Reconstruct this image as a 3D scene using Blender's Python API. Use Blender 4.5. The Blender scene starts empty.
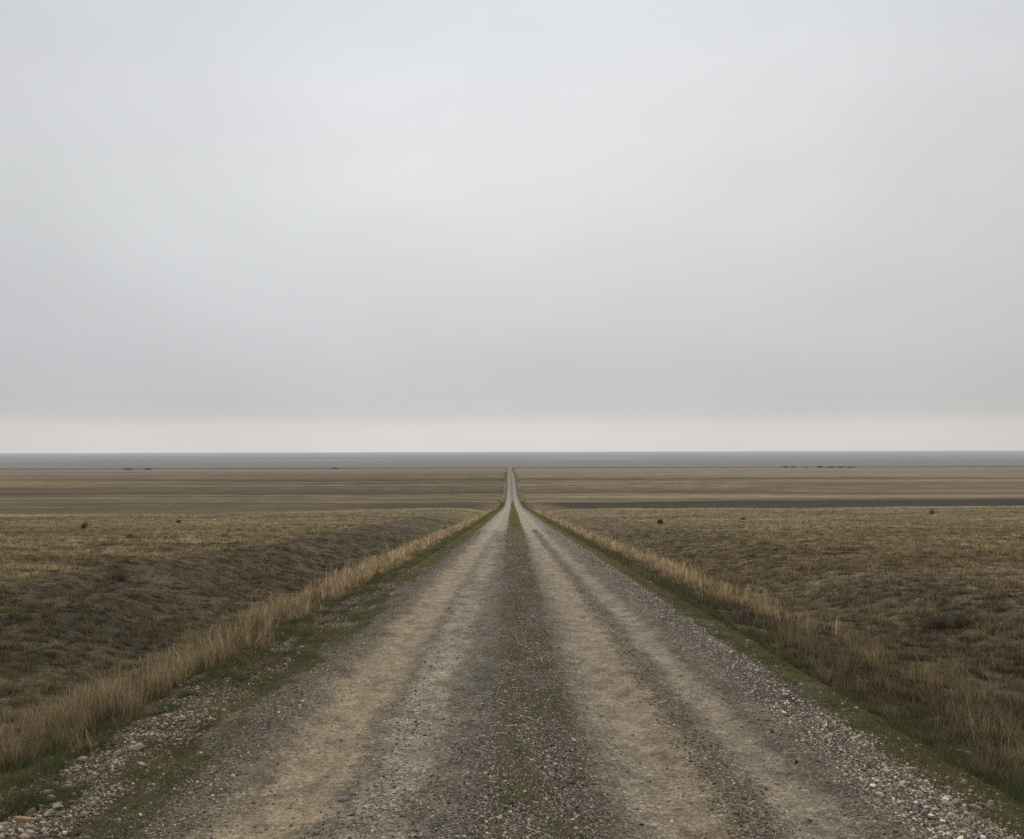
import bpy, math, random
import numpy as np
from mathutils import Vector

random.seed(7)
RNG = np.random.default_rng(11)
scene = bpy.context.scene
COL = scene.collection

# ------------------------------------------------------------------ noise
def _hash(ix, iy, seed):
    h = (ix.astype(np.int64) * 374761393 + iy.astype(np.int64) * 668265263 + seed * 1442695041) & 0xFFFFFFFF
    h = ((h ^ (h >> 13)) * 1274126177) & 0xFFFFFFFF
    h = h ^ (h >> 16)
    return (h & 0xFFFFFF) / float(0xFFFFFF)

def vnoise(x, y, seed=0):
    ix = np.floor(x); iy = np.floor(y)
    fx = x - ix; fy = y - iy
    ux = fx * fx * fx * (fx * (fx * 6 - 15) + 10); uy = fy * fy * fy * (fy * (fy * 6 - 15) + 10)
    a = _hash(ix, iy, seed); b = _hash(ix + 1, iy, seed)
    c = _hash(ix, iy + 1, seed); d = _hash(ix + 1, iy + 1, seed)
    return (a + (b - a) * ux) * (1 - uy) + (c + (d - c) * ux) * uy

def fbm(x, y, seed=0, octv=4, gain=.5):
    x = np.asarray(x, float); y = np.asarray(y, float)
    s = 0; a = 1; t = 0
    for o in range(octv):
        s = s + a * vnoise(x * 2 ** o + 17.3 * o, y * 2 ** o + 9.1 * o, seed + o * 31)
        t += a; a *= gain
    return s / t            # 0..1

def sstep(a, b, v):
    t = np.clip((v - a) / (b - a), 0, 1)
    return t * t * (3 - 2 * t)

# ------------------------------------------------------------------ terrain
PY = np.array([-4000, -400, -60, 0, 60, 120, 170, 205, 243, 300, 363, 440, 510, 622, 800, 1000, 1573, 1640, 1720, 2100, 3000, 6000, 30000, 120000], float)
PZ = np.array([6, 4, 2.0, 0, -2.93, -5.86, -8.3, -10.0, -11.8, -13.9, -15.9, -17.7, -18.0, -16.7, -17.0, -18.6, -23.6, -25.1, -28, -46, -58, -60, -60, -60], float)

def _pchip(xs, ys, q):
    h = np.diff(xs); d = np.diff(ys) / h
    m = np.zeros_like(ys)
    m[0] = d[0]; m[-1] = d[-1]
    for i in range(1, len(xs) - 1):
        if d[i - 1] * d[i] > 0:
            w1 = 2 * h[i] + h[i - 1]; w2 = h[i] + 2 * h[i - 1]
            m[i] = (w1 + w2) / (w1 / d[i - 1] + w2 / d[i])
    i = np.clip(np.searchsorted(xs, q) - 1, 0, len(h) - 1)
    t = np.clip((q - xs[i]) / h[i], 0, 1)
    t2 = t * t; t3 = t2 * t
    return ((2 * t3 - 3 * t2 + 1) * ys[i] + (t3 - 2 * t2 + t) * h[i] * m[i]
            + (-2 * t3 + 3 * t2) * ys[i + 1] + (t3 - t2) * h[i] * m[i + 1])

CX = np.array([-400, -60, -24, -15, -11, -9.0, -7.4, -6.0, -5.0, -4.2, -3.4, -2.6, -2.1, -1.75, -1.3, -.95, -.65, -.3, .2, .6, .95, 1.33, 1.7, 2.05, 2.6, 3.2, 3.8, 4.8, 5.8, 7.5, 10, 16, 40, 400], float)
CZ = np.array([.1, .1, .16, .20, .20, .16, -.04, -.28, -.38, -.30, -.14, -.05, -.02, -.005, -.035, -.012, -.022, .01, .045, .005, -.035, .0, -.03, .005, -.01, -.08, -.16, -.32, -.34, -.10, .08, .10, .06, .06], float)
def center(y):
    return -3.0 * sstep(230, 1500, y)

def g0(x, y):
    x = np.asarray(x, float); y = np.asarray(y, float)
    u = x - center(y)
    z = _pchip(PY, PZ, y) + _pchip(CX, CZ, u) * (1 - .75 * sstep(150, 420, y))
    near = 1 - sstep(700, 1500, y)
    off = np.abs(u - .2)
    f1 = sstep(3.6, 8, off); f2 = sstep(8, 60, off); v = sstep(2.5, 3.4, off)
    z = z + v * (fbm(x / .35, y / .35, 3, 2) - .5) * .05 * (y < 60)
    z = z + f1 * (fbm(x / 1.1, y / .8, 5, 3) - .5) * .15 * near
    z = z + f1 * (fbm(x / 9, y / 6, 8, 2) - .5) * .26 * near
    lb = sstep(-11, -9, u) * (1 - sstep(-6.2, -5, u)); z = z + lb * (fbm(x / .9, y / 1.5, 15, 3) - .5) * .30 * (1 - sstep(60, 150, y))
    z = z + f2 * (fbm(x / 90, y / 50, 12, 2) - .5) * 1.0 * near
    return z

def edges(y):
    le = -2.28 + (fbm(y / 1.4, y * 0 + 3, 41, 3) - .5) * .5 + center(y)
    re = 2.66 + (fbm(y / 1.1, y * 0 + 8, 47, 3) - .5) * .3 + center(y)
    return le, re
def road_z(x, y):
    le, re = edges(y)
    out = np.maximum(le - x, x - re)
    return g0(x, y) + .012 + 3e-5 * np.maximum(y, 0) - .05 * sstep(-.12, .22, out)
def ground_z(x, y):
    u = x - center(y)
    inside = sstep(-2.6, -2.2, u) * (1 - sstep(2.5, 2.9, u))
    return g0(x, y) - .035 * inside * (1 + np.maximum(y, 0) * .002)
def surf_z(x, y):
    u = x - center(y)
    r = np.where((u > -2.9) & (u < 3.2), road_z(x, y), -1e9)
    return np.maximum(ground_z(x, y), r)

# ------------------------------------------------------------------ macro colour of the steppe (albedo)
def lerp(a, b, t):
    return a * (1 - t[:, None]) + b * t[:, None]
TAN = np.array([.265, .205, .130]); STRAW = np.array([.40, .315, .195]); BROWN = np.array([.122, .097, .060])
DARK = np.array([.054, .045, .031]); OLIVE = np.array([.125, .112, .058]); PALE = np.array([.26, .212, .165])
DULL = np.array([.165, .132, .092])
def field_color(x, y):
    u = x - center(y)
    n1 = fbm(x / 1.3, y / 1.0, 60, 3); n2 = fbm(x / 6, y / 3.5, 61, 3); n3 = fbm(x / 45, y / 16, 62, 3)
    far = sstep(120, 260, y)
    c = lerp(np.tile(BROWN, (len(x), 1)), TAN, np.clip(.58 + (n2 - .5) * 1.6 * (1 - far * .6) + (n3 - .5) * 1.3, 0, 1))
    c = lerp(c, OLIVE, np.clip((n1 - .52) * 2.6 + (n3 - .55) * 2, 0, .75) * (1 - .8 * far))
    c = lerp(c, DARK, np.clip((.44 - n1) * 3.2, 0, .6) * (1 - far))
    # dark bank that faces the road on both sides
    bank = sstep(-9.9, -8.5, u + .8 * (n2 - .5)) * (1 - sstep(-5.4, -4.4, u))
    c = lerp(c, DARK * 1.1, np.clip(bank * (1.05 - .75 * n1), 0, 1) * (1 - sstep(60, 150, y)))
    c = lerp(c, OLIVE * .75, np.clip(bank * 1.6 * (n1 - .42), 0, .7) * (1 - sstep(60, 150, y)))
    bankr = sstep(4.4, 5.2, u) * (1 - sstep(7.5, 12, u))
    c = lerp(c, DARK * 1.5, np.clip(bankr * (.15 + 1.0 * (n2 - .25)), 0, .85) * (1 - sstep(60, 150, y)))
    # nearer field darker and browner, straw brow at 190-208 m
    c = c * (1.02 + .12 * sstep(10, 90, y))[:, None]
    jit = 4 * (fbm(x / 20, x * 0, 77, 3) - .5)
    ys = np.where(x > 0, 176 + .5 * np.minimum(np.abs(x), 400), 142 + 62 * np.clip(1 - np.abs(x) / 42, 0, 1) + .1 * np.minimum(np.abs(x), 400)) + jit
    ye = 322 + .27 * np.abs(x) + 3 * jit
    brow = sstep(-34, -5, y - ys) * (1 - sstep(0, 3, y - ys))
    c = lerp(c, STRAW * .92, brow * .6)
    # far strips
    y_keep = y; y = y * (1 + .08 * (fbm(x / 600, y / 900, 85, 2) - .5)); sp_ = fbm(x / 9, y / 14, 86, 2)
    b1 = fbm(x / 420, y / 26, 70, 3); b2 = fbm(x / 1500, y / 90, 71, 3)
    cf = lerp(np.tile(DULL, (len(x), 1)), TAN, np.clip(.5 + (b1 - .5) * 2.4 + (b2 - .5) * 1.4, 0, 1))
    cf = lerp(cf, PALE, sstep(450, 1100, y) * .8)  # paler with distance: aerial haze painted into the field colour
    b3 = fbm(x / 900, y / 45, 74, 3)
    cf = lerp(cf, BROWN, np.clip((b3 - .60) * 6, 0, .75))
    b4 = fbm(x / 500, y / 60, 75, 2)
    cf = lerp(cf, STRAW, np.clip((b4 - .66) * 5, 0, .5))
    b5 = fbm(x / 700, y / 9, 78, 2); b6 = fbm(x / 1100, y / 24, 79, 2)
    cf = lerp(cf, BROWN * .7, np.clip((b5 - .62) * 5, 0, .6) * (1 - sstep(500, 900, y)))
    cf = lerp(cf, BROWN * .8, np.clip((b6 - .66) * 7, 0, .7))
    cf *= (np.where(x < 0, .80, 1.0) + .08 * sstep(500, 1000, y))[:, None]
    cf *= (.72 + .56 * sp_)[:, None]; y = y_keep
    c = lerp(c, cf, sstep(-3, 7, y - ys + 10 * (n1 - .5)))
    # long dark fallow strips beyond the brow
    dr = sstep(0, 4, y - ys) * (1 - sstep(-30, 14, y - ye + 60 * (b1 - .5))) * sstep(6, 15, u)
    dl = sstep(206, 212, y) * (1 - sstep(270, 305, y)) * sstep(5, 10, -u) * (1 - sstep(30, 52, -u))
    c = lerp(c, DARK * .8, np.clip(dr * (1.0 - .12 * b1) + dl * .7, 0, 1))
    c = lerp(c, np.array([.23, .195, .165]) + 0 * c, sstep(700, 1200, y) * .6)  # greyed towards the crest, distance haze put into the ground colour
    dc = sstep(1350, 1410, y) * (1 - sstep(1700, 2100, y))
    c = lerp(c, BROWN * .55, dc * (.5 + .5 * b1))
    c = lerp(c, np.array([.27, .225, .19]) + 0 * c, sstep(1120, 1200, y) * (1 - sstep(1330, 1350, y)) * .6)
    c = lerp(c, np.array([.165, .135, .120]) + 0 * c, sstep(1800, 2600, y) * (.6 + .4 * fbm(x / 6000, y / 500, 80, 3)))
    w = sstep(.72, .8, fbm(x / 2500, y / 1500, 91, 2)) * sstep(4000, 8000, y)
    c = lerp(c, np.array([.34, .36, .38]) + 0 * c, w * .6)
    # verge bed
    ver = np.maximum(sstep(-4.7, -3.7, u) * (u < 0), (1 - sstep(3.7, 4.8, u)) * (u > 0))
    ver = ver * (1 - sstep(1450, 1700, y))
    vc = lerp(np.tile(np.array([.080, .062, .044]), (len(x), 1)), OLIVE * .9, np.clip((n1 - .4) * 2.2, 0, .7))
    vc = lerp(vc, STRAW * .7, np.clip(sstep(30, 150, y) * (np.abs(u - .2) > 3.2), 0, .7))
    c = lerp(c, vc, ver)
    return c * np.array([1.02, .99, .925])

# ------------------------------------------------------------------ helpers
def mesh_object(name, verts, faces, mat=None, col=None, smooth=False, size=3, link=True, parent=None):
    """verts (n,3) array, faces (m,size) array or list of faces"""
    me = bpy.data.meshes.new(name)
    v = np.asarray(verts, np.float32)
    f = np.asarray(faces, np.int32)
    k = f.shape[1]
    me.vertices.add(len(v)); me.vertices.foreach_set('co', v.ravel())
    me.loops.add(f.size); me.loops.foreach_set('vertex_index', f.ravel())
    me.polygons.add(len(f))
    me.polygons.foreach_set('loop_start', np.arange(0, f.size, k, dtype=np.int32))
    me.polygons.foreach_set('loop_total', np.full(len(f), k, np.int32))
    if smooth:
        me.polygons.foreach_set('use_smooth', np.ones(len(f), bool))
    me.update(calc_edges=True)
    if col is not None:
        a = me.attributes.new('tone', 'FLOAT_COLOR', 'POINT')
        c4 = np.ones((len(v), 4), np.float32); c4[:, :3] = col
        a.data.foreach_set('color', c4.ravel())
    if mat: me.materials.append(mat)
    o = bpy.data.objects.new(name, me)
    if link: COL.objects.link(o)
    if parent: o.parent = parent
    return o

class N:
    def __init__(s, mat):
        s.t = mat.node_tree; s.n = s.t.nodes; s.l = s.t.links
    def new(s, ty, **kw):
        n = s.n.new(ty)
        for k, v in kw.items():
            if k.startswith('_'): setattr(n, k[1:], v)
            else: s.put(n.inputs[k.replace('__', ' ')], v)
        return n
    def put(s, sock, v):
        if isinstance(v, bpy.types.NodeSocket): s.l.new(v, sock)
        else: sock.default_value = v
    def math(s, op, a, b=0.0, c=None, clamp=False):
        n = s.n.new('ShaderNodeMath'); n.operation = op; n.use_clamp = clamp
        s.put(n.inputs[0], a); s.put(n.inputs[1], b)
        if c is not None: s.put(n.inputs[2], c)
        return n.outputs[0]
    def mix(s, f, a, b, mode='MIX'):
        n = s.n.new('ShaderNodeMix'); n.data_type = 'RGBA'; n.blend_type = mode
        s.put(n.inputs[0], f); s.put(n.inputs[6], a); s.put(n.inputs[7], b)
        return n.outputs[2]
    def noise(s, vec, scale, detail=4, rough=.55, out=0):
        n = s.n.new('ShaderNodeTexNoise'); n.inputs['Scale'].default_value = scale
        n.inputs['Detail'].default_value = detail; n.inputs['Roughness'].default_value = rough
        s.l.new(vec, n.inputs['Vector']); return n.outputs[out]
    def ramp(s, fac, stops, interp='LINEAR'):
        n = s.n.new('ShaderNodeValToRGB'); n.color_ramp.interpolation = interp
        e = n.color_ramp.elements
        while len(e) > 1: e.remove(e[-1])
        for i, (p, c) in enumerate(stops):
            el = e[0] if i == 0 else e.new(p)
            el.position = p
            c = (c, c, c) if isinstance(c, (int, float)) else c
            el.color = (*c, 1)
        s.put(n.inputs[0], fac); return n.outputs[0]
    def scalev(s, vec, sx, sy, sz):
        n = s.n.new('ShaderNodeMapping'); n.inputs['Scale'].default_value = (sx, sy, sz)
        s.l.new(vec, n.inputs[0]); return n.outputs[0]

def material(name, rough=.95, spec=.1):
    m = bpy.data.materials.new(name); m.use_nodes = True
    b = m.node_tree.nodes['Principled BSDF']
    b.inputs['Roughness'].default_value = rough
    b.inputs['Specular IOR Level'].default_value = spec
    return m, N(m), b

# ------------------------------------------------------------------ materials
def mat_ground():
    m, k, b = material('steppe_ground')
    pos = k.new('ShaderNodeNewGeometry').outputs['Position']
    at = k.new('ShaderNodeAttribute', _attribute_name='tone').outputs['Color']
    flat = k.scalev(pos, 1, 1, .2)
    n1 = k.noise(flat, 11, 8, .8)
    n2 = k.noise(flat, 2.2, 5, .65)
    n3 = k.noise(k.scalev(pos, .12, .5, .1), 1.0, 6, .7)
    v = k.ramp(n1, [(.32, .2), (.5, 1.0), (.68, 2.3)])
    v2 = k.ramp(n2, [(.3, .5), (.5, 1.0), (.7, 1.55)])
    v3 = k.ramp(n3, [(.32, .72), (.5, 1.0), (.68, 1.28)])
    c = k.mix(1, k.mix(1, at, (.86, .86, .86, 1), 'MULTIPLY'), v, 'MULTIPLY'); c = k.mix(1, c, v2, 'MULTIPLY'); c = k.mix(1, c, v3, 'MULTIPLY')
    k.put(b.inputs['Base Color'], c)
    bp = k.new('ShaderNodeBump', Strength=.7, Distance=.04)
    k.put(bp.inputs['Height'], k.math('ADD', n1, k.math('MULTIPLY', n2, 2.0)))
    k.put(b.inputs['Normal'], bp.outputs[0])
    return m

def mat_road():
    m, k, b = material('gravel_road_surface', .9, .15)
    pos = k.new('ShaderNodeNewGeometry').outputs['Position']
    sep = k.new('ShaderNodeSeparateXYZ'); k.put(sep.inputs[0], pos)
    X, Y = sep.outputs[0], sep.outputs[1]
    at = k.new('ShaderNodeAttribute', _attribute_name='tone').outputs['Color']  # r: lateral offset u
    u = k.new('ShaderNodeSeparateColor'); k.put(u.inputs[0], at); ux = u.outputs[0]
    wob = k.math('MULTIPLY', k.math('SUBTRACT', k.noise(k.scalev(pos, .0, .16, 0), 1, 2), .5), .34)
    wob2 = k.math('MULTIPLY', k.math('SUBTRACT', k.noise(k.scalev(pos, 1.1, .7, 0), 1, 6, .7), .5), .62)
    uu = k.math('ADD', k.math('ADD', ux, wob), wob2)
    t = k.math('DIVIDE', k.math('ADD', uu, 3.0), 6.4)
    def p(x): return (x + 3.0) / 6.4
    tan = (.355, .277, .182); tan2 = (.32, .262, .19); gry = (.37, .312, .232); drk = (.19, .154, .106); mid = (.225, .188, .138); med = (.150, .126, .088); cg = (.155, .126, .088)
    near = k.ramp(t, [(p(-2.9), (.07, .06, .05)), (p(-2.45), drk), (p(-2.0), cg), (p(-1.72), (.235, .19, .132)), (p(-1.52), tan), (p(-1.18), tan), (p(-1.02), mid), (p(-.9), gry), (p(-.66), gry), (p(-.50), mid),
                      (p(-.28), (.20, .172, .135)), (p(-.12), med), (p(.42), med), (p(.58), mid), (p(.78), tan2), (p(1.18), tan), (p(1.34), (.21, .172, .122)), (p(1.5), mid), (p(1.62), tan2), (p(1.80), tan2), (p(1.93), (.20, .167, .125)), (p(2.12), mid), (p(2.3), (.10, .085, .065)), (p(2.8), (.085, .072, .055)), (p(3.2), (.07, .06, .05))])
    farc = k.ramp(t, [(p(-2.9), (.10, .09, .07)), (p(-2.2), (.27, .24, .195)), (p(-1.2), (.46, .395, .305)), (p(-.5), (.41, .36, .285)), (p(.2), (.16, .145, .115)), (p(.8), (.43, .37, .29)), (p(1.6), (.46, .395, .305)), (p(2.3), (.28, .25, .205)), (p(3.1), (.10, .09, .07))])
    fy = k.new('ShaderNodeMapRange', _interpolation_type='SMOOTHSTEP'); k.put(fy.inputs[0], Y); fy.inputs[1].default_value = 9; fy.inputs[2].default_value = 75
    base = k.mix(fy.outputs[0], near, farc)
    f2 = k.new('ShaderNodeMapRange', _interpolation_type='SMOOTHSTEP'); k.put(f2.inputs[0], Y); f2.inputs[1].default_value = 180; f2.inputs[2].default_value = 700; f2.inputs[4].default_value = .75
    base = k.mix(f2.outputs[0], base, (.255, .228, .19, 1))  # far road greyed: haze mixed into its base colour
    # tan stains scattered on the whole surface
    stain = k.noise(k.scalev(pos, 1.0, .45, 0), 1.3, 7, .72)
    base = k.mix(k.ramp(stain, [(.5, 0), (.66, .55)]), base, (.25, .195, .125, 1))
    stain2 = k.noise(k.scalev(pos, 1.0, .5, 0), 2.7, 7, .75)
    base = k.mix(k.ramp(stain2, [(.54, 0), (.68, .7)]), base, (.115, .094, .064, 1))
    pot = k.new('ShaderNodeTexVoronoi', _feature='SMOOTH_F1'); pot.inputs['Scale'].default_value = 1.0
    pv = k.new('ShaderNodeVectorMath', _operation='ADD'); k.put(pv.inputs[0], k.scalev(pos, 2.6, 1.3, 0)); k.put(pv.inputs[1], k.noise(pos, 3.0, 4, .6, out=1)); k.put(pot.inputs['Vector'], pv.outputs[0])
    base = k.mix(k.ramp(pot.outputs['Distance'], [(.10, .55), (.30, 0)]), base, k.mix(1, base, (.55, .55, .56, 1), 'MULTIPLY'))
    # fine aggregate
    vo = k.new('ShaderNodeTexVoronoi'); vo.inputs['Scale'].default_value = 85; k.put(vo.inputs['Vector'], pos)
    vs = k.new('ShaderNodeSeparateColor'); k.put(vs.inputs[0], vo.outputs['Color'])
    sp = k.ramp(vs.outputs[0], [(0, .45), (.5, .9), (.85, 1.25), (1, 2.1)])
    edge = k.ramp(vo.outputs['Distance'], [(.2, 1.05), (.75, .5)])
    vo2 = k.new('ShaderNodeTexVoronoi'); vo2.inputs['Scale'].default_value = 34; k.put(vo2.inputs['Vector'], pos)
    vs2 = k.new('ShaderNodeSeparateColor'); k.put(vs2.inputs[0], vo2.outputs['Color'])
    sp2 = k.ramp(vs2.outputs[1], [(0, .62), (.6, .97), (.9, 1.2), (1, 1.6)])
    n = k.noise(pos, 30, 8, .75)
    gn = k.ramp(n, [(.3, .55), (.5, 1.0), (.7, 1.5)])
    # fine dust in the wheel tracks is smoother than the gravel
    dust = k.ramp(t, [(p(-2), 1), (p(-1.55), .5), (p(-1.15), .5), (p(-.95), .8), (p(-.6), .7), (p(-.3), 1), (p(.5), 1), (p(.8), .6), (p(1.15), .55), (p(1.35), 1), (p(1.62), .6), (p(1.8), .6), (p(2.0), 1)])
    c = k.mix(dust, base, k.mix(1, base, sp, 'MULTIPLY'))
    c = k.mix(k.math('MULTIPLY', dust, .8), c, k.mix(1, c, sp2, 'MULTIPLY'))
    c = k.mix(k.math('MULTIPLY', dust, .75), c, k.mix(1, c, edge, 'MULTIPLY'))
    c = k.mix(.85, c, k.mix(1, c, gn, 'MULTIPLY'))
    mid_n = k.noise(k.scalev(pos, 1, .6, 0), 5, 6, .7)
    c = k.mix(1, c, k.ramp(mid_n, [(.3, .58), (.5, 1.0), (.7, 1.36)]), 'MULTIPLY')
    st = k.noise(k.scalev(pos, 3.5, 14, 0), 1, 5, .75)
    c = k.mix(.8, c, k.mix(1, c, k.ramp(st, [(.28, .5), (.42, .95), (.6, 1.08), (.75, 1.3)]), 'MULTIPLY'))
    # coarse blotches that still read far off
    cn = k.noise(k.scalev(pos, 2.2, .35, 0), 1, 5, .7)
    c = k.mix(1, c, k.ramp(cn, [(.3, .84), (.5, 1.0), (.7, 1.16)]), 'MULTIPLY')
    k.put(b.inputs['Base Color'], c)
    h = k.math('ADD', k.math('MULTIPLY', n, .012), k.math('MULTIPLY', k.math('MULTIPLY', vo.outputs['Distance'], dust), -.008))
    h = k.math('ADD', h, k.math('MULTIPLY', mid_n, .035))
    bp = k.new('ShaderNodeBump', Strength=1.0, Distance=1.0); k.put(bp.inputs['Height'], k.math('ADD', h, k.math('MULTIPLY', st, .02)))
    k.put(b.inputs['Normal'], bp.outputs[0])
    return m

def mat_blade(name, trans=.35, nscale=3.0, lo=.7, hi=1.35):
    m = bpy.data.materials.new(name); m.use_nodes = True; k = N(m)
    k.n.clear()
    at = k.new('ShaderNodeAttribute', _attribute_name='tone').outputs['Color']
    pos = k.new('ShaderNodeNewGeometry').outputs['Position']
    nz = k.ramp(k.noise(pos, nscale, 4, .6), [(.3, lo), (.7, hi)])
    c = k.mix(1, at, nz, 'MULTIPLY')
    d = k.new('ShaderNodeBsdfDiffuse', Color=c); t = k.new('ShaderNodeBsdfTranslucent', Color=c)
    mx = k.new('ShaderNodeMixShader', Fac=trans)
    k.l.new(d.outputs[0], mx.inputs[1]); k.l.new(t.outputs[0], mx.inputs[2])
    o = k.new('ShaderNodeOutputMaterial'); k.l.new(mx.outputs[0], o.inputs[0])
    return m

def mat_gravel():
    m, k, b = material('loose_gravel_stone', .95, .08)
    at = k.new('ShaderNodeAttribute', _attribute_name='tone').outputs['Color']
    pos = k.new('ShaderNodeNewGeometry').outputs['Position']
    nz = k.ramp(k.noise(pos, 60, 4, .7), [(.3, .7), (.7, 1.25)])
    k.put(b.inputs['Base Color'], k.mix(1, at, nz, 'MULTIPLY'))
    return m

def mat_rock(name, c1, c2):
    m, k, b = material(name, .95, .06)
    tc = k.new('ShaderNodeTexCoord').outputs['Object']
    n = k.noise(tc, 40, 6, .7)
    n2 = k.noise(tc, 9, 4, .6)
    c = k.ramp(n2, [(.35, c1), (.65, c2)])
    c = k.mix(1, c, k.ramp(n, [(.3, .6), (.5, 1.0), (.7, 1.25)]), 'MULTIPLY')
    k.put(b.inputs['Base Color'], c)
    bp = k.new('ShaderNodeBump', Strength=.8, Distance=.01); k.put(bp.inputs['Height'], n)
    k.put(b.inputs['Normal'], bp.outputs[0])
    return m

# ------------------------------------------------------------------ rows / columns shared by road and ground
def growth(start, end, first, rate):
    out = [start]; s = start
    while s < end:
        s += max(first, abs(s) * rate); out.append(min(s, end))
    return out
rows = list(-np.array(growth(0, 3000, 1.0, .08))[::-1])[:-1] + growth(0, 4.0, .25, 0)[:-1] + growth(4.0, 2200, .06, .0075)[:-1] + growth(2200, 110000, 10, .035)
rows = np.array(rows)
px = growth(6.0, 130, .09, .022)[:-1] + growth(130, 90000, 1, .085)
cols = np.array(list(-np.array(px)[::-1]) + list(np.arange(-5.92, 5.93, .08)) + px)

def grid(xs, ys, zf, name, mat, cf):
    X, Y = np.meshgrid(xs, ys)
    x = X.ravel(); y = Y.ravel()
    z = zf(x, y)
    nx, ny = len(xs), len(ys)
    i = (np.arange(ny - 1)[:, None] * nx + np.arange(nx - 1)[None, :]).ravel()
    f = np.stack([i, i + 1, i + 1 + nx, i + nx], 1)
    return mesh_object(name, np.stack([x, y, z], 1), f, mat, cf(x, y), smooth=True)

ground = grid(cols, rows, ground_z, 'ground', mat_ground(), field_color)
ground['kind'] = 'structure'

rrows = rows[(rows > -300) & (rows < 1760)]
us = np.linspace(-2.95, 3.25, 63)
U, Y = np.meshgrid(us, rrows); yy = Y.ravel(); xx = U.ravel() + center(yy)
i = (np.arange(len(rrows) - 1)[:, None] * len(us) + np.arange(len(us) - 1)[None, :]).ravel()
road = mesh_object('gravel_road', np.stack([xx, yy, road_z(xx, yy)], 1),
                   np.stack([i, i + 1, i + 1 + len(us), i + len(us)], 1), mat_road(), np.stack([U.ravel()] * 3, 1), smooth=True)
road['kind'] = 'structure'

# ------------------------------------------------------------------ loose gravel (nobody could count it)
def ico():
    t = (1 + 5 ** .5) / 2
    v = np.array([(-1, t, 0), (1, t, 0), (-1, -t, 0), (1, -t, 0), (0, -1, t), (0, 1, t), (0, -1, -t), (0, 1, -t), (t, 0, -1), (t, 0, 1), (-t, 0, -1), (-t, 0, 1)]) / math.sqrt(1 + t * t)
    f = np.array([(0, 11, 5), (0, 5, 1), (0, 1, 7), (0, 7, 10), (0, 10, 11), (1, 5, 9), (5, 11, 4), (11, 10, 2), (10, 7, 6), (7, 1, 8), (3, 9, 4), (3, 4, 2), (3, 2, 6), (3, 6, 8), (3, 8, 9), (4, 9, 5), (2, 4, 11), (6, 2, 10), (8, 6, 7), (9, 8, 1)])
    return v, f
def pick_y(n, y0, y1, power):
    q = RNG.random(n)
    if abs(power - 1) < 1e-6: return y0 * (y1 / y0) ** q
    a = 1 - power
    return (y0 ** a + q * (y1 ** a - y0 ** a)) ** (1 / a)

def gravel():
    n = 560000
    y = pick_y(n, 4.3, 60, 1.75)
    u = RNG.uniform(-3.6, 3.1, n)
    x = u + center(y)
    le, re = edges(y)
    nz = fbm(x / .6, y / .9, 101, 3); nz2 = fbm(x / .25, y / .4, 103, 2)
    w = np.full(n, .10)
    def band(a, b, s=.1): return sstep(a - s, a + s, u) * (1 - sstep(b - s, b + s, u))
    w += .9 * band(-.2, .5, .12) * (.5 + nz)
    w += 1.0 * band(2.16, 2.74, .14) * (.3 + nz)
    w += .35 * band(1.2, 1.5, .07)
    w += .40 * band(-2.3, -1.75, .15)
    w += .25 * band(-.95, -.2, .15) * (nz > .5)
    w += .75 * band(-3.3, -2.5, .15) * (.2 + nz)
    w *= .45 + 1.1 * nz2
    w *= np.where(band(-1.5, -1.1) + band(.8, 1.12) + band(1.62, 1.78) > .5, .5, 1)
    keep = RNG.random(n) * 1.5 < w
    x, y, u = x[keep], y[keep], u[keep]; n = len(x)
    leftr = (u < -2.45); rightr = (u > 1.9)
    r = np.exp(RNG.normal(math.log(.0046), .40, n))
    r = np.where(rightr, r * 1.12, r); r = np.where(leftr, r * 1.3, r)
    big = RNG.random(n) < np.where(leftr, .04, np.where(rightr, .018, .003)); r = np.where(big, r * RNG.uniform(1.6, 3.0, n), r)
    r = np.clip(r, .003, .034)
    r = np.maximum(r, y * .00042)
    r = np.minimum(r, .04)
    v0, f0 = ico()
    V = v0[None] * (1 + RNG.normal(0, .24, (n, 12, 1)))
    sc = np.stack([RNG.uniform(.8, 1.45, n), RNG.uniform(.7, 1.1, n), RNG.uniform(.45, .85, n)], 1)
    V = V * sc[:, None, :] * r[:, None, None]
    a = RNG.uniform(0, 2 * math.pi, n); ca, sa = np.cos(a), np.sin(a)
    X = V[..., 0] * ca[:, None] - V[..., 1] * sa[:, None]; Yv = V[..., 0] * sa[:, None] + V[..., 1] * ca[:, None]
    tl = RNG.normal(0, .3, n)[:, None]
    Z = V[..., 2] + X * tl
    z = surf_z(x, y) + r * .22
    P = np.stack([X + x[:, None], Yv + y[:, None], Z + z[:, None]], 2).reshape(-1, 3)
    F = (f0[None] + (np.arange(n) * 12)[:, None, None]).reshape(-1, 3)
    g = np.exp(RNG.normal(math.log(.20), .62, n)); g = np.clip(g, .045, .70); g = np.where(big, np.clip(g, .16, .4), g)
    g = np.where(rightr & (u > 2.1), g * 1.35, g)
    warm = RNG.random(n)
    c = np.stack([g * (1.07 + .10 * warm), g * (.94 + .01 * warm), g * (.81 - .15 * warm)], 1)
    pk = leftr & (RNG.random(n) < .3)
    c[pk] *= np.array([1.15, .96, .88])
    dimf = np.where((u > -.3) & (u < .55), .95, 1.0)
    c *= dimf[:, None]
    o = mesh_object('loose_gravel', P, F, mat_gravel(), np.repeat(c, 12, 0))
    o['kind'] = 'stuff'; o['label'] = 'loose grey and pinkish gravel scattered over the road and its shoulders'; o['category'] = 'gravel'
    print('gravel', n)
gravel()

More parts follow.
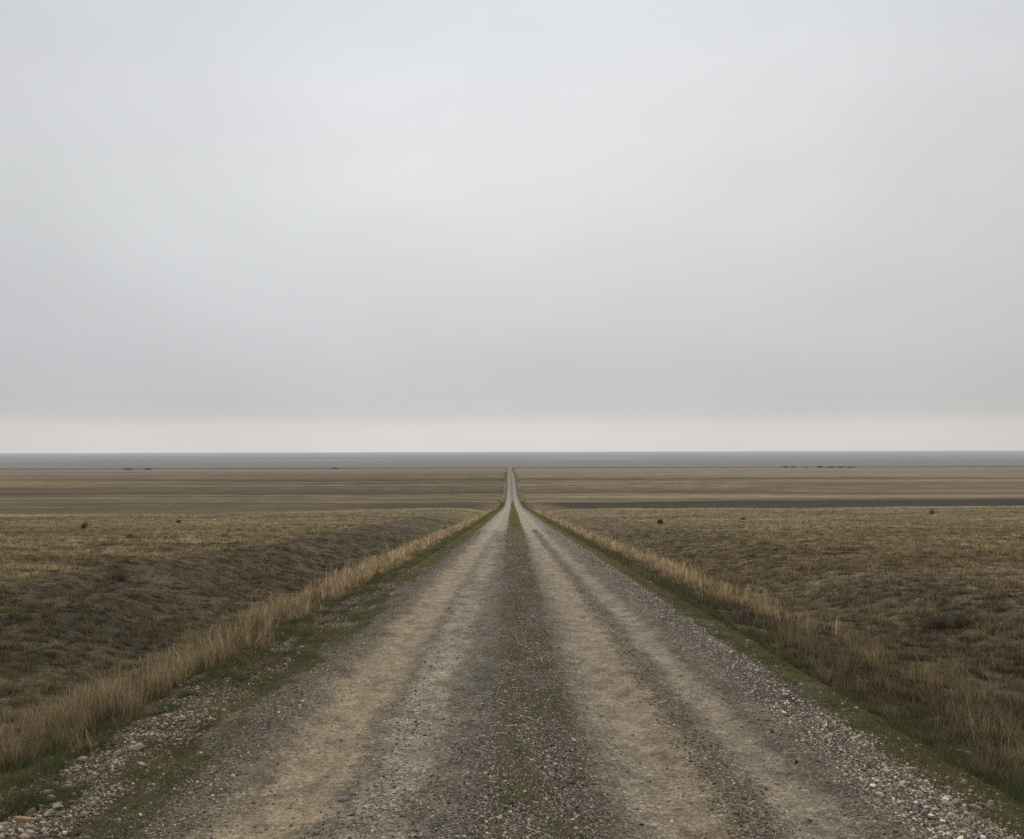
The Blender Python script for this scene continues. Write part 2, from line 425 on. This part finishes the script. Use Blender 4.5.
# ------------------------------------------------------------------ grasses
def blades(x, y, h, w, lean, col, sink=.01, seg=2, tipcol=1.15, basecol=.6):
    n = len(x)
    z = surf_z(x, y) - sink
    yaw = RNG.uniform(0, 2 * math.pi, n)           # blade face direction
    la = RNG.uniform(0, 2 * math.pi, n)
    dx = np.cos(yaw) * w / 2; dy = np.sin(yaw) * w / 2
    lx = np.cos(la) * lean * h; ly = np.sin(la) * lean * h
    if seg == 1:
        P = np.stack([np.stack([x - dx, y - dy, z], 1), np.stack([x + dx, y + dy, z], 1), np.stack([x + lx, y + ly, z + h], 1)], 1).reshape(-1, 3)
        F = (np.array([[0, 1, 2]])[None] + (np.arange(n) * 3)[:, None, None]).reshape(-1, 3)
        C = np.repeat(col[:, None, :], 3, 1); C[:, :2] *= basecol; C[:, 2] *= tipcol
    else:
        mz = z + h * .58
        P = np.stack([np.stack([x - dx, y - dy, z], 1), np.stack([x + dx, y + dy, z], 1),
                      np.stack([x + lx * .33 - dx * .8, y + ly * .33 - dy * .8, mz], 1), np.stack([x + lx * .33 + dx * .8, y + ly * .33 + dy * .8, mz], 1),
                      np.stack([x + lx, y + ly, z + h * (1 - .25 * lean)], 1)], 1).reshape(-1, 3)
        F = (np.array([[0, 1, 3], [0, 3, 2], [2, 3, 4]])[None] + (np.arange(n) * 5)[:, None, None]).reshape(-1, 3)
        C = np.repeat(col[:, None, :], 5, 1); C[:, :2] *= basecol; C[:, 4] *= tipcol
    return P, F, C.reshape(-1, 3)

def tall_grass():
    Ps, Fs, Cs, off = [], [], [], 0
    for side, n in ((-1, 112000), (1, 90000)):
        y = pick_y(n, 4.6, 1500, 1.35)
        # tufts: snap most blades to tuft centres
        u0 = np.where(side < 0, -3.95, 4.15) * np.ones(n)
        wd = np.where(side < 0, .44, .36) * np.where(RNG.random(n) < .25, 1.9, 1.0)
        u = u0 + RNG.normal(0, 1, n) * wd * (1 + sstep(30, 400, y) * .5)
        drift = (fbm(y / 5, y * 0 + side, 120, 3) - .5) * (1.0 if side < 0 else 1.1)
        u = u + drift
        tq = .26 * (1 + y * .012)
        cx = np.floor(u / tq); cy = np.floor(y / tq)
        hx = _hash(cx, cy, 130); hy = _hash(cx, cy, 131); hd = _hash(cx, cy, 132)
        tu = (cx + hx) * tq; ty = (cy + hy) * tq
        s = RNG.random(n) < .7
        u = np.where(s, tu + RNG.normal(0, .18, n) * tq, u); y = np.where(s, ty + RNG.normal(0, .18, n) * tq, y)
        dens = fbm(u / .8 + 5, y / 1.6, 121, 3)
        thr = (.43 if side < 0 else .46 - .10 * sstep(12, 40, y)) + .34 * (hd - .5) + .14 * sstep(150, 300, y)
        k = dens > thr
        k &= (np.abs(u - .2) > 3.25 + .5 * (fbm(y / .8, u * 0, 125, 2) - .4)) & (y > 4.4)
        u, y, dens, hd = u[k], y[k], dens[k], hd[k]; n = len(u)
        x = u + center(y)
        h = RNG.uniform(.05, .31, n) * (1.35 - .75 * hd) * (.6 + .7 * dens)
        edge = sstep(3.3, 3.8, np.abs(u - .2)); h *= .45 + .55 * edge; h *= 1 - .5 * sstep(.5, 1.3, np.abs(np.abs(u - .1) - 4.0))
        h *= 1 - .15 * sstep(60, 300, y)
        tall = RNG.random(n) < .10; h = np.where(tall, h * 1.55, h)
        h = np.minimum(h, .68)
        w = np.maximum(.0024 * RNG.uniform(.7, 1.3, n), y * .00032)
        lean = RNG.gamma(2.2, .15, n).clip(0, 1.1)
        base = np.array([.50, .355, .20]); c2 = np.array([.70, .54, .34]); c3 = np.array([.22, .16, .105]); c4 = np.array([.12, .12, .05])
        t = np.clip(RNG.random(n) * .8 + (hd - .5) * .5, 0, 1)
        c = lerp(np.tile(base, (n, 1)), c2, t)
        c = lerp(c, c3, (RNG.random(n) < (.32 + .25 * (hd > .7))) * .85)
        c = lerp(c, c4, (RNG.random(n) < .16 * (1 + (hd < .3))) * .8)
        c = lerp(c, np.array([.10, .085, .045]) + 0 * c, (_hash(cx[k], cy[k], 188) < .5 * sstep(170, 230, y)) * .85)
        c = lerp(c, c3, (1 - edge) * .5)
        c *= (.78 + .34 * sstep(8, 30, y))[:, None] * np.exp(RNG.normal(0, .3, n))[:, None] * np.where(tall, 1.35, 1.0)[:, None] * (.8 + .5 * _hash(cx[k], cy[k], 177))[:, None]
        P, F, C = blades(x, y, h, w, lean, c, basecol=.5)
        Ps.append(P); Fs.append(F + off); Cs.append(C); off += len(P)
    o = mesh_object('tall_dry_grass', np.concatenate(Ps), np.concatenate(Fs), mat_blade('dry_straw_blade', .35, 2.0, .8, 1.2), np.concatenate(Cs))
    o['kind'] = 'stuff'; o['label'] = 'tall golden dry grass growing in bands along both road verges'; o['category'] = 'grass'
tall_grass()

def green_grass():
    n = 1250000
    y = pick_y(n, 4.3, 320, 1.45)
    u = RNG.uniform(-3.9, 4.2, n)
    x = u + center(y)
    le, re = edges(y)
    nz = fbm(u / .5, y / .9, 140, 3); nz2 = fbm(u / .16, y / .22, 141, 2); nl = fbm(u / 3, y / 9, 142, 2)
    def band(a, b, s=.1): return sstep(a - s, a + s, u) * (1 - sstep(b - s, b + s, u))
    far = sstep(15, 45, y)
    m = 0
    m = m + band(-2.78, -2.10, .12) * sstep(.40 - .12 * far, .60 - .12 * far, nz)
    m = m + band(-3.75, -3.05, .15) * sstep(.28, .46, nz)
    m = m + band(-3.2, -2.5, .15) * (sstep(.58, .68, nz) * (1 - far) + far * .75)
    m = m + band(2.66, 3.3, .08) * sstep(.26 - .2 * far, .42 - .15 * far, nz)
    m = m + band(3.2, 3.9, .2) * sstep(.44 - .12 * far, .62 - .12 * far, nz) * .6
    med = sstep(-.18 - .2 * far, .04 - .15 * far, u) * (1 - sstep(.34 + .1 * far, .56 + .22 * far, u))
    patch = fbm(u / .3 + 9, y / .55, 143, 3)
    farm = sstep(13, 20, y) * (1 - .5 * sstep(26, 32, y)) + sstep(34, 48, y) * .6
    m = m + med * np.clip(sstep(.47, .54, patch) * 1.3 + farm * sstep(.36, .6, patch), 0, 1)
    m = np.clip(m, 0, 1) * (1 - .8 * sstep(90, 300, y)) * np.clip(.35 + 1.4 * (nz2 - .25), 0, 1)
    k = RNG.random(n) < m
    x, y, u, nz, nz2, nl = x[k], y[k], u[k], nz[k], nz2[k], nl[k]; n = len(x)
    verge = (np.abs(u - .2) > 2.9)
    h = RNG.uniform(.012, .035, n) * np.where(verge, 1.9, 1.0) * (.6 + nz)
    h = np.where((u > -.3) & (u < .7), h * .7, h)
    w = np.maximum(.0030, y * .0007)
    h = np.maximum(h, y * .0006)
    g1 = np.array([.185, .205, .078]); g2 = np.array([.32, .30, .11]); g3 = np.array([.100, .115, .058]); g4 = np.array([.29, .225, .13])
    c = lerp(np.tile(g1, (n, 1)), g2, np.clip(RNG.random(n) * .5 + (nl - .5) * 2 + np.where(verge, -.25, .25), 0, 1))
    c = lerp(c, g3, np.where(verge, np.clip(.35 + RNG.random(n) * .5, 0, 1), RNG.random(n) * .35))
    c = lerp(c, g4, (RNG.random(n) < np.clip(.22 + 2.0 * (fbm(u / .35, y / .5, 149, 3) - .5), .05, .8)) * .8)
    c *= RNG.uniform(.65, 1.2, n)[:, None] * (.9 + .25 * far[k])[:, None]
    P, F, C = blades(x, y, h, w, RNG.uniform(.2, 1.3, n), c, sink=.002, seg=1, basecol=.7)
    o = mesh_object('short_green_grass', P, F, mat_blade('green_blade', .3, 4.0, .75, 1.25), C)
    o['kind'] = 'stuff'; o['label'] = 'short green grass and moss along the road edges and down its middle'; o['category'] = 'grass'
    print('green', n)
green_grass()

def field_grass():
    Ps, Fs, Cs, off = [], [], [], 0
    for lod, (n, ya, yb, pw) in enumerate(((1150000, 5.0, 60, 1.6), (480000, 25, 270, 1.9))):
        y = pick_y(n, ya, yb, pw)
        x = RNG.uniform(-.66, .66, n) * (y + 2)
        u = x - center(y)
        k = ((u > 3.15) | (u < -3.5))
        tq = .22 + y * .006
        cx = np.floor(x / tq); cy = np.floor(y / tq)
        hx = _hash(cx, cy, 150); hy = _hash(cx, cy, 151); hd = _hash(cx, cy, 152)
        s = RNG.random(n) < .75
        x = np.where(s, (cx + hx) * tq + RNG.normal(0, .2, n) * tq, x); y = np.where(s, (cy + hy) * tq + RNG.normal(0, .2, n) * tq, y)
        u = x - center(y)
        k &= ((u > 3.15) | (u < -3.5)) & (y > 4.4) & (y < np.where(x > 0, 176 + .5 * x, 142 + 62 * np.clip(1 + x / 42, 0, 1) - .1 * x))
        x, y, u, hd = x[k], y[k], u[k], hd[k]; n = len(x)
        nz = fbm(x / 1.6, y / 1.2, 160, 3); nb = fbm(x / 12, y / 6, 161, 3)
        c = field_color(x, y)
        h = RNG.uniform(.02, .11, n) * (.45 + nz) * (.4 + 1.0 * hd) + .02 * (hd > .8)
        stalk = RNG.random(n) < .02 + .05 * (nb > .55); h = np.where(stalk, h * 2.4, h)
        bank = (u > -9.5) & (u < -4.6); h = np.where(bank, h * .6, h)
        h *= 1 + .6 * sstep(60, 200, y)
        w = np.maximum(.0040, y * .0007)
        tint = np.exp(RNG.normal(0, .5, n))
        c = c * np.clip(tint, .4, 2.2)[:, None] * (.40 + 1.15 * hd)[:, None] * 1.42
        c = lerp(c, np.array([.34, .27, .17]) + 0 * c, (stalk | (RNG.random(n) < .05)) * .55)
        P, F, C = blades(x, y, h, w, RNG.uniform(.1, .9, n), c, sink=.004, seg=1, basecol=.65)
        Ps.append(P); Fs.append(F + off); Cs.append(C); off += len(P)
    o = mesh_object('field_grass', np.concatenate(Ps), np.concatenate(Fs), mat_blade('withered_blade', .25, .9, .8, 1.2), np.concatenate(Cs))
    o['kind'] = 'stuff'; o['label'] = 'short withered brown and olive grass covering the open steppe'; o['category'] = 'grass'
field_grass()

# ------------------------------------------------------------------ separate stones
ROCKS = {
    'white': mat_rock('pale_limestone', (.44, .40, .34), (.62, .57, .49)),
    'pink': mat_rock('pinkish_sandstone', (.40, .29, .23), (.55, .43, .36)),
    'orange': mat_rock('orange_sandstone', (.50, .29, .14), (.56, .40, .26)),
    'grey': mat_rock('grey_fieldstone', (.27, .245, .205), (.40, .365, .31)),
    'yellow': mat_rock('yellowish_flint', (.50, .42, .26), (.58, .52, .36)),
}
def stone_mesh(seed, mat):
    import bmesh
    bm = bmesh.new(); bmesh.ops.create_icosphere(bm, subdivisions=3, radius=1)
    r = random.Random(seed)
    planes = [(Vector((r.gauss(0, 1), r.gauss(0, 1), r.gauss(0, .8))).normalized(), r.uniform(.42, .85)) for _ in range(12)]
    from mathutils import noise
    for v in bm.verts:
        d = v.co.normalized(); rad = 1.0
        for nrm, dist in planes:
            q = d.dot(nrm)
            if q > 0: rad = min(rad, dist / q)
        v.co = d * rad * (1 + .07 * noise.noise(d * 3 + Vector((seed, 0, 0))) + .03 * noise.noise(d * 9))
    me = bpy.data.meshes.new('stone'); bm.to_mesh(me); bm.free()
    me.materials.append(ROCKS[mat]); return me
SM = {}
def stone(x, y, sx, sy, sz, mat, label, group=None, rz=None, sink=.3):
    s = random.randrange(5)
    if (mat, s) not in SM: SM[(mat, s)] = stone_mesh(s * 3 + hash(len(mat)) % 7, mat)
    o = bpy.data.objects.new('stone', SM[(mat, s)]); COL.objects.link(o)
    z = float(surf_z(np.array([x]), np.array([y]))[0])
    o.location = (x, y, z + sz * (1 - sink) * .75); o.scale = (sx, sy, sz)
    o.rotation_euler = (random.uniform(-.15, .15), random.uniform(-.15, .15), rz if rz is not None else random.uniform(-.5, .5))
    o['label'] = label; o['category'] = 'stone'
    if group: o['group'] = group
# (x, y, half-length, half-depth, half-height, rock, label, turn)
for a in [
    (-1.02, 6.01, .055, .035, .018, 'grey', 'long flat grey stone pressed into the left wheel track, left of the other track stones', .1),
    (-.93, 5.72, .030, .022, .015, 'grey', 'small grey stone just below the long flat stone in the left wheel track', .4),
    (-1.07, 5.43, .032, .022, .017, 'grey', 'roundish grey stone lowest in the left wheel track near the bottom edge', 0),
    (-.08, 7.45, .026, .016, .012, 'white', 'thin whitish stone at the left edge of the mossy median, farthest up the road', .3),
    (.28, 6.53, .026, .022, .020, 'white', 'bright white pebble beside a small moss cushion in the median', 0),
    (-.12, 5.50, .026, .018, .013, 'yellow', 'yellowish pebble lying alone in the dark median gravel', .2),
    (.13, 5.74, .024, .014, .012, 'white', 'small pale sliver of stone in the middle of the median', -.3),
    (.34, 5.32, .022, .018, .012, 'white', 'pale pebble low in the median, left one of a touching pair', 0),
    (.40, 5.34, .024, .017, .013, 'white', 'pale pebble low in the median, right one of a touching pair', .5),
    (.53, 5.55, .020, .015, .012, 'grey', 'light grey pebble where the median meets the right tan track', .2),
    (3.36, 7.40, .070, .032, .024, 'pink', 'long pinkish stone tilted on the dark soil right of the road', -.5),
    (3.28, 7.08, .034, .026, .026, 'pink', 'small pale stone just below the long pinkish stone on the right verge', 0),
    (2.91, 6.42, .036, .024, .022, 'pink', 'lone pale stone in the green grass of the right verge', .1),
    (2.65, 5.96, .040, .026, .022, 'pink', 'pinkish stone at the grass edge, topmost of the stone cluster at the bottom right', .2),
    (2.55, 5.84, .042, .024, .022, 'white', 'whitish flat stone on the left side of the stone cluster at the bottom right', -.3),
    (2.63, 5.80, .026, .020, .018, 'white', 'small white stone in the middle of the cluster at the bottom right', 0),
    (2.74, 5.92, .038, .022, .018, 'pink', 'flat pale pink stone between the white stones and the upright stone at the bottom right', .1),
    (2.83, 5.90, .036, .026, .036, 'pink', 'upright tilted pinkish stone standing in the grass edge at the bottom right', -.7),
    (2.60, 5.68, .038, .022, .018, 'white', 'long light stone under the cluster at the bottom right', .15),
    (2.53, 5.55, .036, .022, .018, 'white', 'light stone second lowest at the right road shoulder', -.2),
    (2.46, 5.47, .036, .024, .018, 'grey', 'greyish pink stone lowest at the right road shoulder', .3),
    (2.69, 6.73, .095, .028, .016, 'pink', 'very long flat slab of stone on the right gravel shoulder', -.25),
    (2.46, 6.52, .040, .026, .020, 'white', 'whitish stone in coarse gravel just left of the long slab', -.4),
    (-2.96, 6.34, .062, .036, .030, 'pink', 'pale pink stone at the green edge of the left stony strip', .1),
    (-2.88, 6.20, .048, .034, .030, 'pink', 'grey pink stone just below the pale pink stone on the left stony strip', .5),
    (-2.77, 6.06, .050, .034, .024, 'white', 'whitish flat stone in the middle of the left stony strip', -.1),
    (-2.76, 5.90, .040, .040, .038, 'pink', 'chunky pale stone standing right of the orange stone', .7),
    (-2.87, 5.84, .080, .042, .032, 'orange', 'large orange stone, the biggest on the left stony strip', .15),
    (-2.89, 6.46, .048, .030, .032, 'pink', 'tilted pink stone uppermost in the left bottom group', .4),
    (-3.12, 7.23, .052, .034, .026, 'pink', 'pink stone by itself at the foot of the left verge grass', .2),
    (-2.90, 7.29, .050, .032, .026, 'pink', 'rosy stone right of the lone pink stone on the left strip', .2),
    (-2.93, 7.66, .030, .024, .028, 'white', 'bright white stone beside a large brown-pink rock on the left strip', 0),
    (-2.80, 7.42, .072, .052, .034, 'pink', 'large brown-pink rock beside the bright white stone on the left strip', .3),
    (-2.85, 5.50, .052, .036, .028, 'white', 'pale stone cut by the left picture edge near the bottom corner', .1),
    (-2.97, 5.78, .050, .030, .022, 'pink', 'flat pink stone left of the orange stone', .1),
    (-2.53, 5.86, .036, .026, .020, 'pink', 'small pink stone on the green patch right of the left stony strip', 0),
    (-2.70, 5.56, .034, .026, .022, 'white', 'light stone in the bottom left corner right of the pale edge stone', .2),
    (-2.79, 8.38, .050, .034, .026, 'pink', 'pinkish stone farthest up the left stony strip', .3),
    (2.09, 8.31, .030, .022, .018, 'white', 'single light stone on the right shoulder gravel beyond the long slab', 0),
]:
    stone(*a[:7], rz=a[7])


# ------------------------------------------------------------------ shrubs and far trees
bark_m, bk, bb = material('dry_twig_bark')
bk.put(bb.inputs['Base Color'], bk.ramp(bk.noise(bk.new('ShaderNodeTexCoord').outputs['Object'], 12, 3), [(.3, (.10, .076, .058)), (.7, (.20, .155, .115))]))
leaf_m = mat_blade('shrub_leaf', .25, 6, .7, 1.3)

def twig_mesh(W, H, n, seed, parent, name='twigs'):
    r = np.random.default_rng(seed)
    P, F = [], []
    for j in range(n):
        a = r.uniform(0, 6.283); reach = r.uniform(.15, 1) * W / 2; h = H * r.uniform(.55, 1.05) * (1 - .35 * (reach / (W / 2)) ** 2)
        b0 = np.array([math.cos(a) * W * .12 * r.random(), math.sin(a) * W * .12 * r.random(), -.03])
        p1 = b0 + np.array([math.cos(a) * reach * .45, math.sin(a) * reach * .45, h * .55])
        p2 = b0 + np.array([math.cos(a) * reach + r.normal(0, .03) * W, math.sin(a) * reach + r.normal(0, .03) * W, h])
        t0 = max(.006, W * .012)
        base = len(P)
        for p, t in ((b0, t0), (p1, t0 * .6), (p2, t0 * .12)):
            for q in range(3):
                P.append(p + t * np.array([math.cos(q * 2.094 + a), math.sin(q * 2.094 + a), 0]))
        for s_ in range(2):
            for q in range(3):
                i0 = base + s_ * 3 + q; i1 = base + s_ * 3 + (q + 1) % 3
                F.append((i0, i1, i1 + 3)); F.append((i0, i1 + 3, i0 + 3))
    return mesh_object(name, np.array(P), np.array(F), bark_m, parent=parent)
def leaf_mesh(W, H, n, size, seed, colr, parent, name='foliage', flat=.5, lift=0.):
    r = np.random.default_rng(seed)
    nc = max(6, n // 60)
    cc = r.normal(0, 1, (nc, 3)); cc /= np.linalg.norm(cc, axis=1)[:, None]; cc *= (r.random((nc, 1)) ** .4) * .8
    ci = r.integers(0, nc, n)
    p = cc[ci] + r.normal(0, .2, (n, 3))
    p = p * np.array([W / 2, W / 2, H * .5]) + np.array([0, 0, H * .5 + lift])
    p[:, 2] = np.maximum(p[:, 2], lift + .0)
    e1 = r.normal(0, 1, (n, 3)); e2 = r.normal(0, 1, (n, 3))
    e1 *= size / np.linalg.norm(e1, axis=1)[:, None]; e2 *= size * .6 / np.linalg.norm(e2, axis=1)[:, None]
    P = np.stack([p - e1, p + e2, p + e1, p - e2], 1).reshape(-1, 3)
    F = np.arange(n * 4).reshape(-1, 4)
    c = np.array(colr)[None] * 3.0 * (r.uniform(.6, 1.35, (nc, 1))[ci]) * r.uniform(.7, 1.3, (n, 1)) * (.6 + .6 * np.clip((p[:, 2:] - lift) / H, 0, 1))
    return mesh_object(name, P, F, leaf_m, np.repeat(c, 4, 0), parent=parent)
def shrub(x, y, W, H, n, size, colr, label, seed, twigs=40, cat='shrub', sink=.04, group=None):
    o = bpy.data.objects.new('shrub', None); COL.objects.link(o)
    o.location = (x, y, float(surf_z(np.array([x]), np.array([y]))[0]) - sink)
    o['label'] = label; o['category'] = cat
    if group: o['group'] = group
    twig_mesh(W, H, twigs, seed, o); leaf_mesh(W, H, n, size, seed, colr, o)
    return o
def tree(x, y, W, H, label, seed, colr=(.055, .055, .048), group=None):
    o = bpy.data.objects.new('distant_tree', None); COL.objects.link(o)
    o.location = (x, y, float(surf_z(np.array([x]), np.array([y]))[0]) - .1)
    o['label'] = label; o['category'] = 'tree'
    if group: o['group'] = group
    twig_mesh(W * .7, H * .8, 7, seed, o, 'trunk')
    leaf_mesh(W, H * .85, 260, W * .07, seed, colr, o, 'crown', lift=H * .12)

shrub(-8.25, 20.67, .62, .36, 420, .012, (.060, .044, .034), 'dark brown twiggy bush alone in the left field', 1, twigs=190)
shrub(-25.02, 57.6, .52, .42, 900, .03, (.060, .062, .034), 'small round olive bush, leftmost in the left field', 2, twigs=40)
shrub(-16.13, 41.6, .42, .20, 600, .022, (.038, .040, .026), 'low dark bush just right of the round olive bush in the left field', 3, twigs=40)
shrub(-25.7, 76.0, .60, .26, 500, .035, (.060, .052, .033), 'faint low brown bush near the straw coloured brow of the left field', 4, twigs=30)
shrub(-4.99, 75.4, .60, .30, 700, .035, (.050, .044, .030), 'dark tuft where the left verge grass narrows far up the road', 5, twigs=40)
shrub(10.67, 70.9, .55, .42, 800, .032, (.085, .062, .034), 'round tan brown bush in the right field nearest the road', 6, twigs=50)
shrub(7.06, 51.4, .36, .17, 500, .022, (.040, .036, .026), 'small flat dark bush below the round tan bush in the right field', 7, twigs=30)
shrub(4.94, 46.7, .80, .26, 900, .028, (.042, .036, .027), 'dark low bush touching the golden grass of the right verge', 8, twigs=60)
shrub(20.2, 86.1, .60, .24, 500, .04, (.070, .055, .036), 'faint brown bush midway across the right field near its brow', 9, twigs=30)
shrub(44.8, 105.2, .75, .62, 800, .045, (.090, .064, .034), 'rusty brown round bush far out at the right of the field', 10, twigs=60)
shrub(3.45, 15.1, .62, .20, 1500, .012, (.040, .034, .028), 'dark brown mound of dead stems at the edge of the right verge', 11, twigs=160)
shrub(6.89, 15.5, 1.35, .24, 1900, .013, (.050, .045, .030), 'wide sprawling dark bush on the near right field', 12, twigs=220)
for a in [
    (374, 1350, 10, 3.4, 'small dark tree at the left end of the broken tree row on the right horizon'),
    (386, 1348, 9, 2.6, 'low dark tree second from the left end of the right horizon tree row'),
    (402, 1345, 7, 2.2, 'isolated low bush-like tree in the gap of the right horizon tree row'),
    (420, 1341, 12, 2.8, 'dark wide tree starting the long right half of the horizon tree row'),
    (432, 1338, 13, 2.4, 'flat dark tree in the middle of the long half of the right horizon tree row'),
    (445, 1336, 13, 2.3, 'flat dark tree last but one in the right horizon tree row'),
    (459, 1333, 12, 2.0, 'low dark tree at the right end of the horizon tree row'),
    (-511, 1316, 14, 2.4, 'low dark tree farthest left on the left horizon'),
    (-484, 1314, 14, 2.4, 'low dark tree right beside the farthest left horizon tree'),
    (-240, 1330, 14, 2.2, 'low dark tree on the left horizon nearest the road'),
]:
    tree(a[0], a[1], a[2], a[3] * .65, a[4], int(abs(a[0])), group='low trees strung along the horizon')


# ------------------------------------------------------------------ low haze lying over the far plain
hz = bpy.data.materials.new('low_haze'); hz.use_nodes = True; hk = N(hz); hk.n.clear()
DENS = .00015                                   # extinction per metre; light scattered in from the overcast is constant, so it is given as volume emission
va = hk.new('ShaderNodeVolumeAbsorption', Color=(0, 0, 0, 1), Density=DENS)
ve = hk.new('ShaderNodeEmission', Color=(.375, .41, .44, 1), Strength=DENS)
vol = hk.new('ShaderNodeAddShader'); hk.l.new(va.outputs[0], vol.inputs[0]); hk.l.new(ve.outputs[0], vol.inputs[1])
ho = hk.new('ShaderNodeOutputMaterial'); hk.l.new(vol.outputs[0], ho.inputs['Volume'])
x0, x1, y0, y1, za, zb = -70000, 70000, 2300, 105000, -90, -32
hv = np.array([(a, b_, c) for a in (x0, x1) for b_ in (y0, y1) for c in (za, zb)], float)
haze = mesh_object('haze', hv, np.array([(0, 1, 3, 2), (4, 6, 7, 5), (0, 4, 5, 1), (2, 3, 7, 6), (0, 2, 6, 4), (1, 5, 7, 3)]), hz)
haze['kind'] = 'structure'

# ------------------------------------------------------------------ sky and light
SUN_EL, SUN_AZ = math.radians(48), math.radians(12)
w = bpy.data.worlds.new("World"); scene.world = w; w.use_nodes = True
k = N(w); k.n.clear()
sky = k.new('ShaderNodeTexSky'); sky.sky_type = 'NISHITA'; sky.sun_disc = False
sky.sun_elevation = SUN_EL; sky.sun_rotation = SUN_AZ; sky.dust_density = 3
bg1 = k.new('ShaderNodeBackground', Strength=.08); k.l.new(sky.outputs[0], bg1.inputs[0])
gen = k.new('ShaderNodeTexCoord').outputs['Generated']
sp = k.new('ShaderNodeSeparateXYZ'); k.put(sp.inputs[0], gen)
dz = sp.outputs[2]
cl = k.noise(k.scalev(gen, 2.0, 2.0, 9.0), 1.0, 4, .5)
dzw = k.math('ADD', dz, k.math('MULTIPLY', k.math('SUBTRACT', cl, .5), .012))
def s8(r, g, b): return tuple(((c / 255 + .055) / 1.055) ** 2.4 for c in (r, g, b))
def e(y): return math.sin(math.atan((451.5 - y) / 983))
grad = k.ramp(k.math('MULTIPLY', dzw, 1.0), [
    (0, s8(222, 222, 219)), (e(440), s8(225, 222, 216)), (e(428), s8(223, 219, 213)), (e(416), s8(209, 207, 205)), (e(402), s8(202, 203, 205)), (e(370), s8(201, 203, 206)),
    (e(300), s8(208, 210, 212)), (e(200), s8(217, 219, 220)), (e(100), s8(221, 223, 225)), (e(20), s8(219, 222, 224)), (.60, s8(212, 215, 218)), (.999, s8(205, 208, 212))])
# brighter veil of cloud ahead, duller to the sides
mp = k.new('ShaderNodeVectorMath', _operation='DOT_PRODUCT'); k.put(mp.inputs[0], gen)
dirv = Vector((-.03, .93, .36)).normalized(); mp.inputs[1].default_value = dirv
glow = k.ramp(mp.outputs['Value'], [(0, .86), (.80, .86), (.90, .93), (.96, 1.0), (1.0, 1.07)], 'EASE')
cl2 = k.noise(k.scalev(gen, 1.6, 1.6, 4.0), 1.3, 5, .55)
tex = k.ramp(cl2, [(.3, .945), (.7, 1.05)])
cc = k.mix(1, grad, glow, 'MULTIPLY'); cc = k.mix(1, cc, tex, 'MULTIPLY')
bg2 = k.new('ShaderNodeBackground', Strength=1.0); k.put(bg2.inputs[0], cc)
mx = k.new('ShaderNodeMixShader', Fac=.95); k.l.new(bg1.outputs[0], mx.inputs[1]); k.l.new(bg2.outputs[0], mx.inputs[2])
wo = k.new('ShaderNodeOutputWorld'); k.l.new(mx.outputs[0], wo.inputs[0])

sl = bpy.data.lights.new('sun', 'SUN'); sl.energy = 1.5; sl.angle = math.radians(30); sl.color = (1, .945, .86)
so = bpy.data.objects.new('sun', sl); COL.objects.link(so)
d = Vector((math.sin(SUN_AZ) * math.cos(SUN_EL), math.cos(SUN_AZ) * math.cos(SUN_EL), math.sin(SUN_EL)))
so.rotation_euler = (-d).to_track_quat('-Z', 'Y').to_euler()

# ------------------------------------------------------------------ camera
cam = bpy.data.cameras.new('camera'); cam.sensor_width = 36; cam.lens = 983 / 1024 * 36
cam.clip_start = .1; cam.clip_end = 300000
co = bpy.data.objects.new('camera', cam); COL.objects.link(co)
co.location = (0, 0, 1.85)
pitch = math.atan((451.6 - 419.5) / 983)
import mathutils
R = mathutils.Matrix.Rotation(math.pi / 2 + pitch, 3, 'X') @ mathutils.Matrix.Rotation(math.radians(-.15), 3, 'Z')
co.rotation_euler = R.to_euler()
scene.camera = co

scene.render.engine = 'CYCLES'
scene.cycles.use_denoising = False
scene.cycles.max_bounces = 5; scene.cycles.diffuse_bounces = 3; scene.cycles.transmission_bounces = 3; scene.cycles.volume_bounces = 1
scene.view_settings.view_transform = 'Standard'; scene.view_settings.look = 'None'; scene.view_settings.exposure = 0; scene.view_settings.gamma = 1
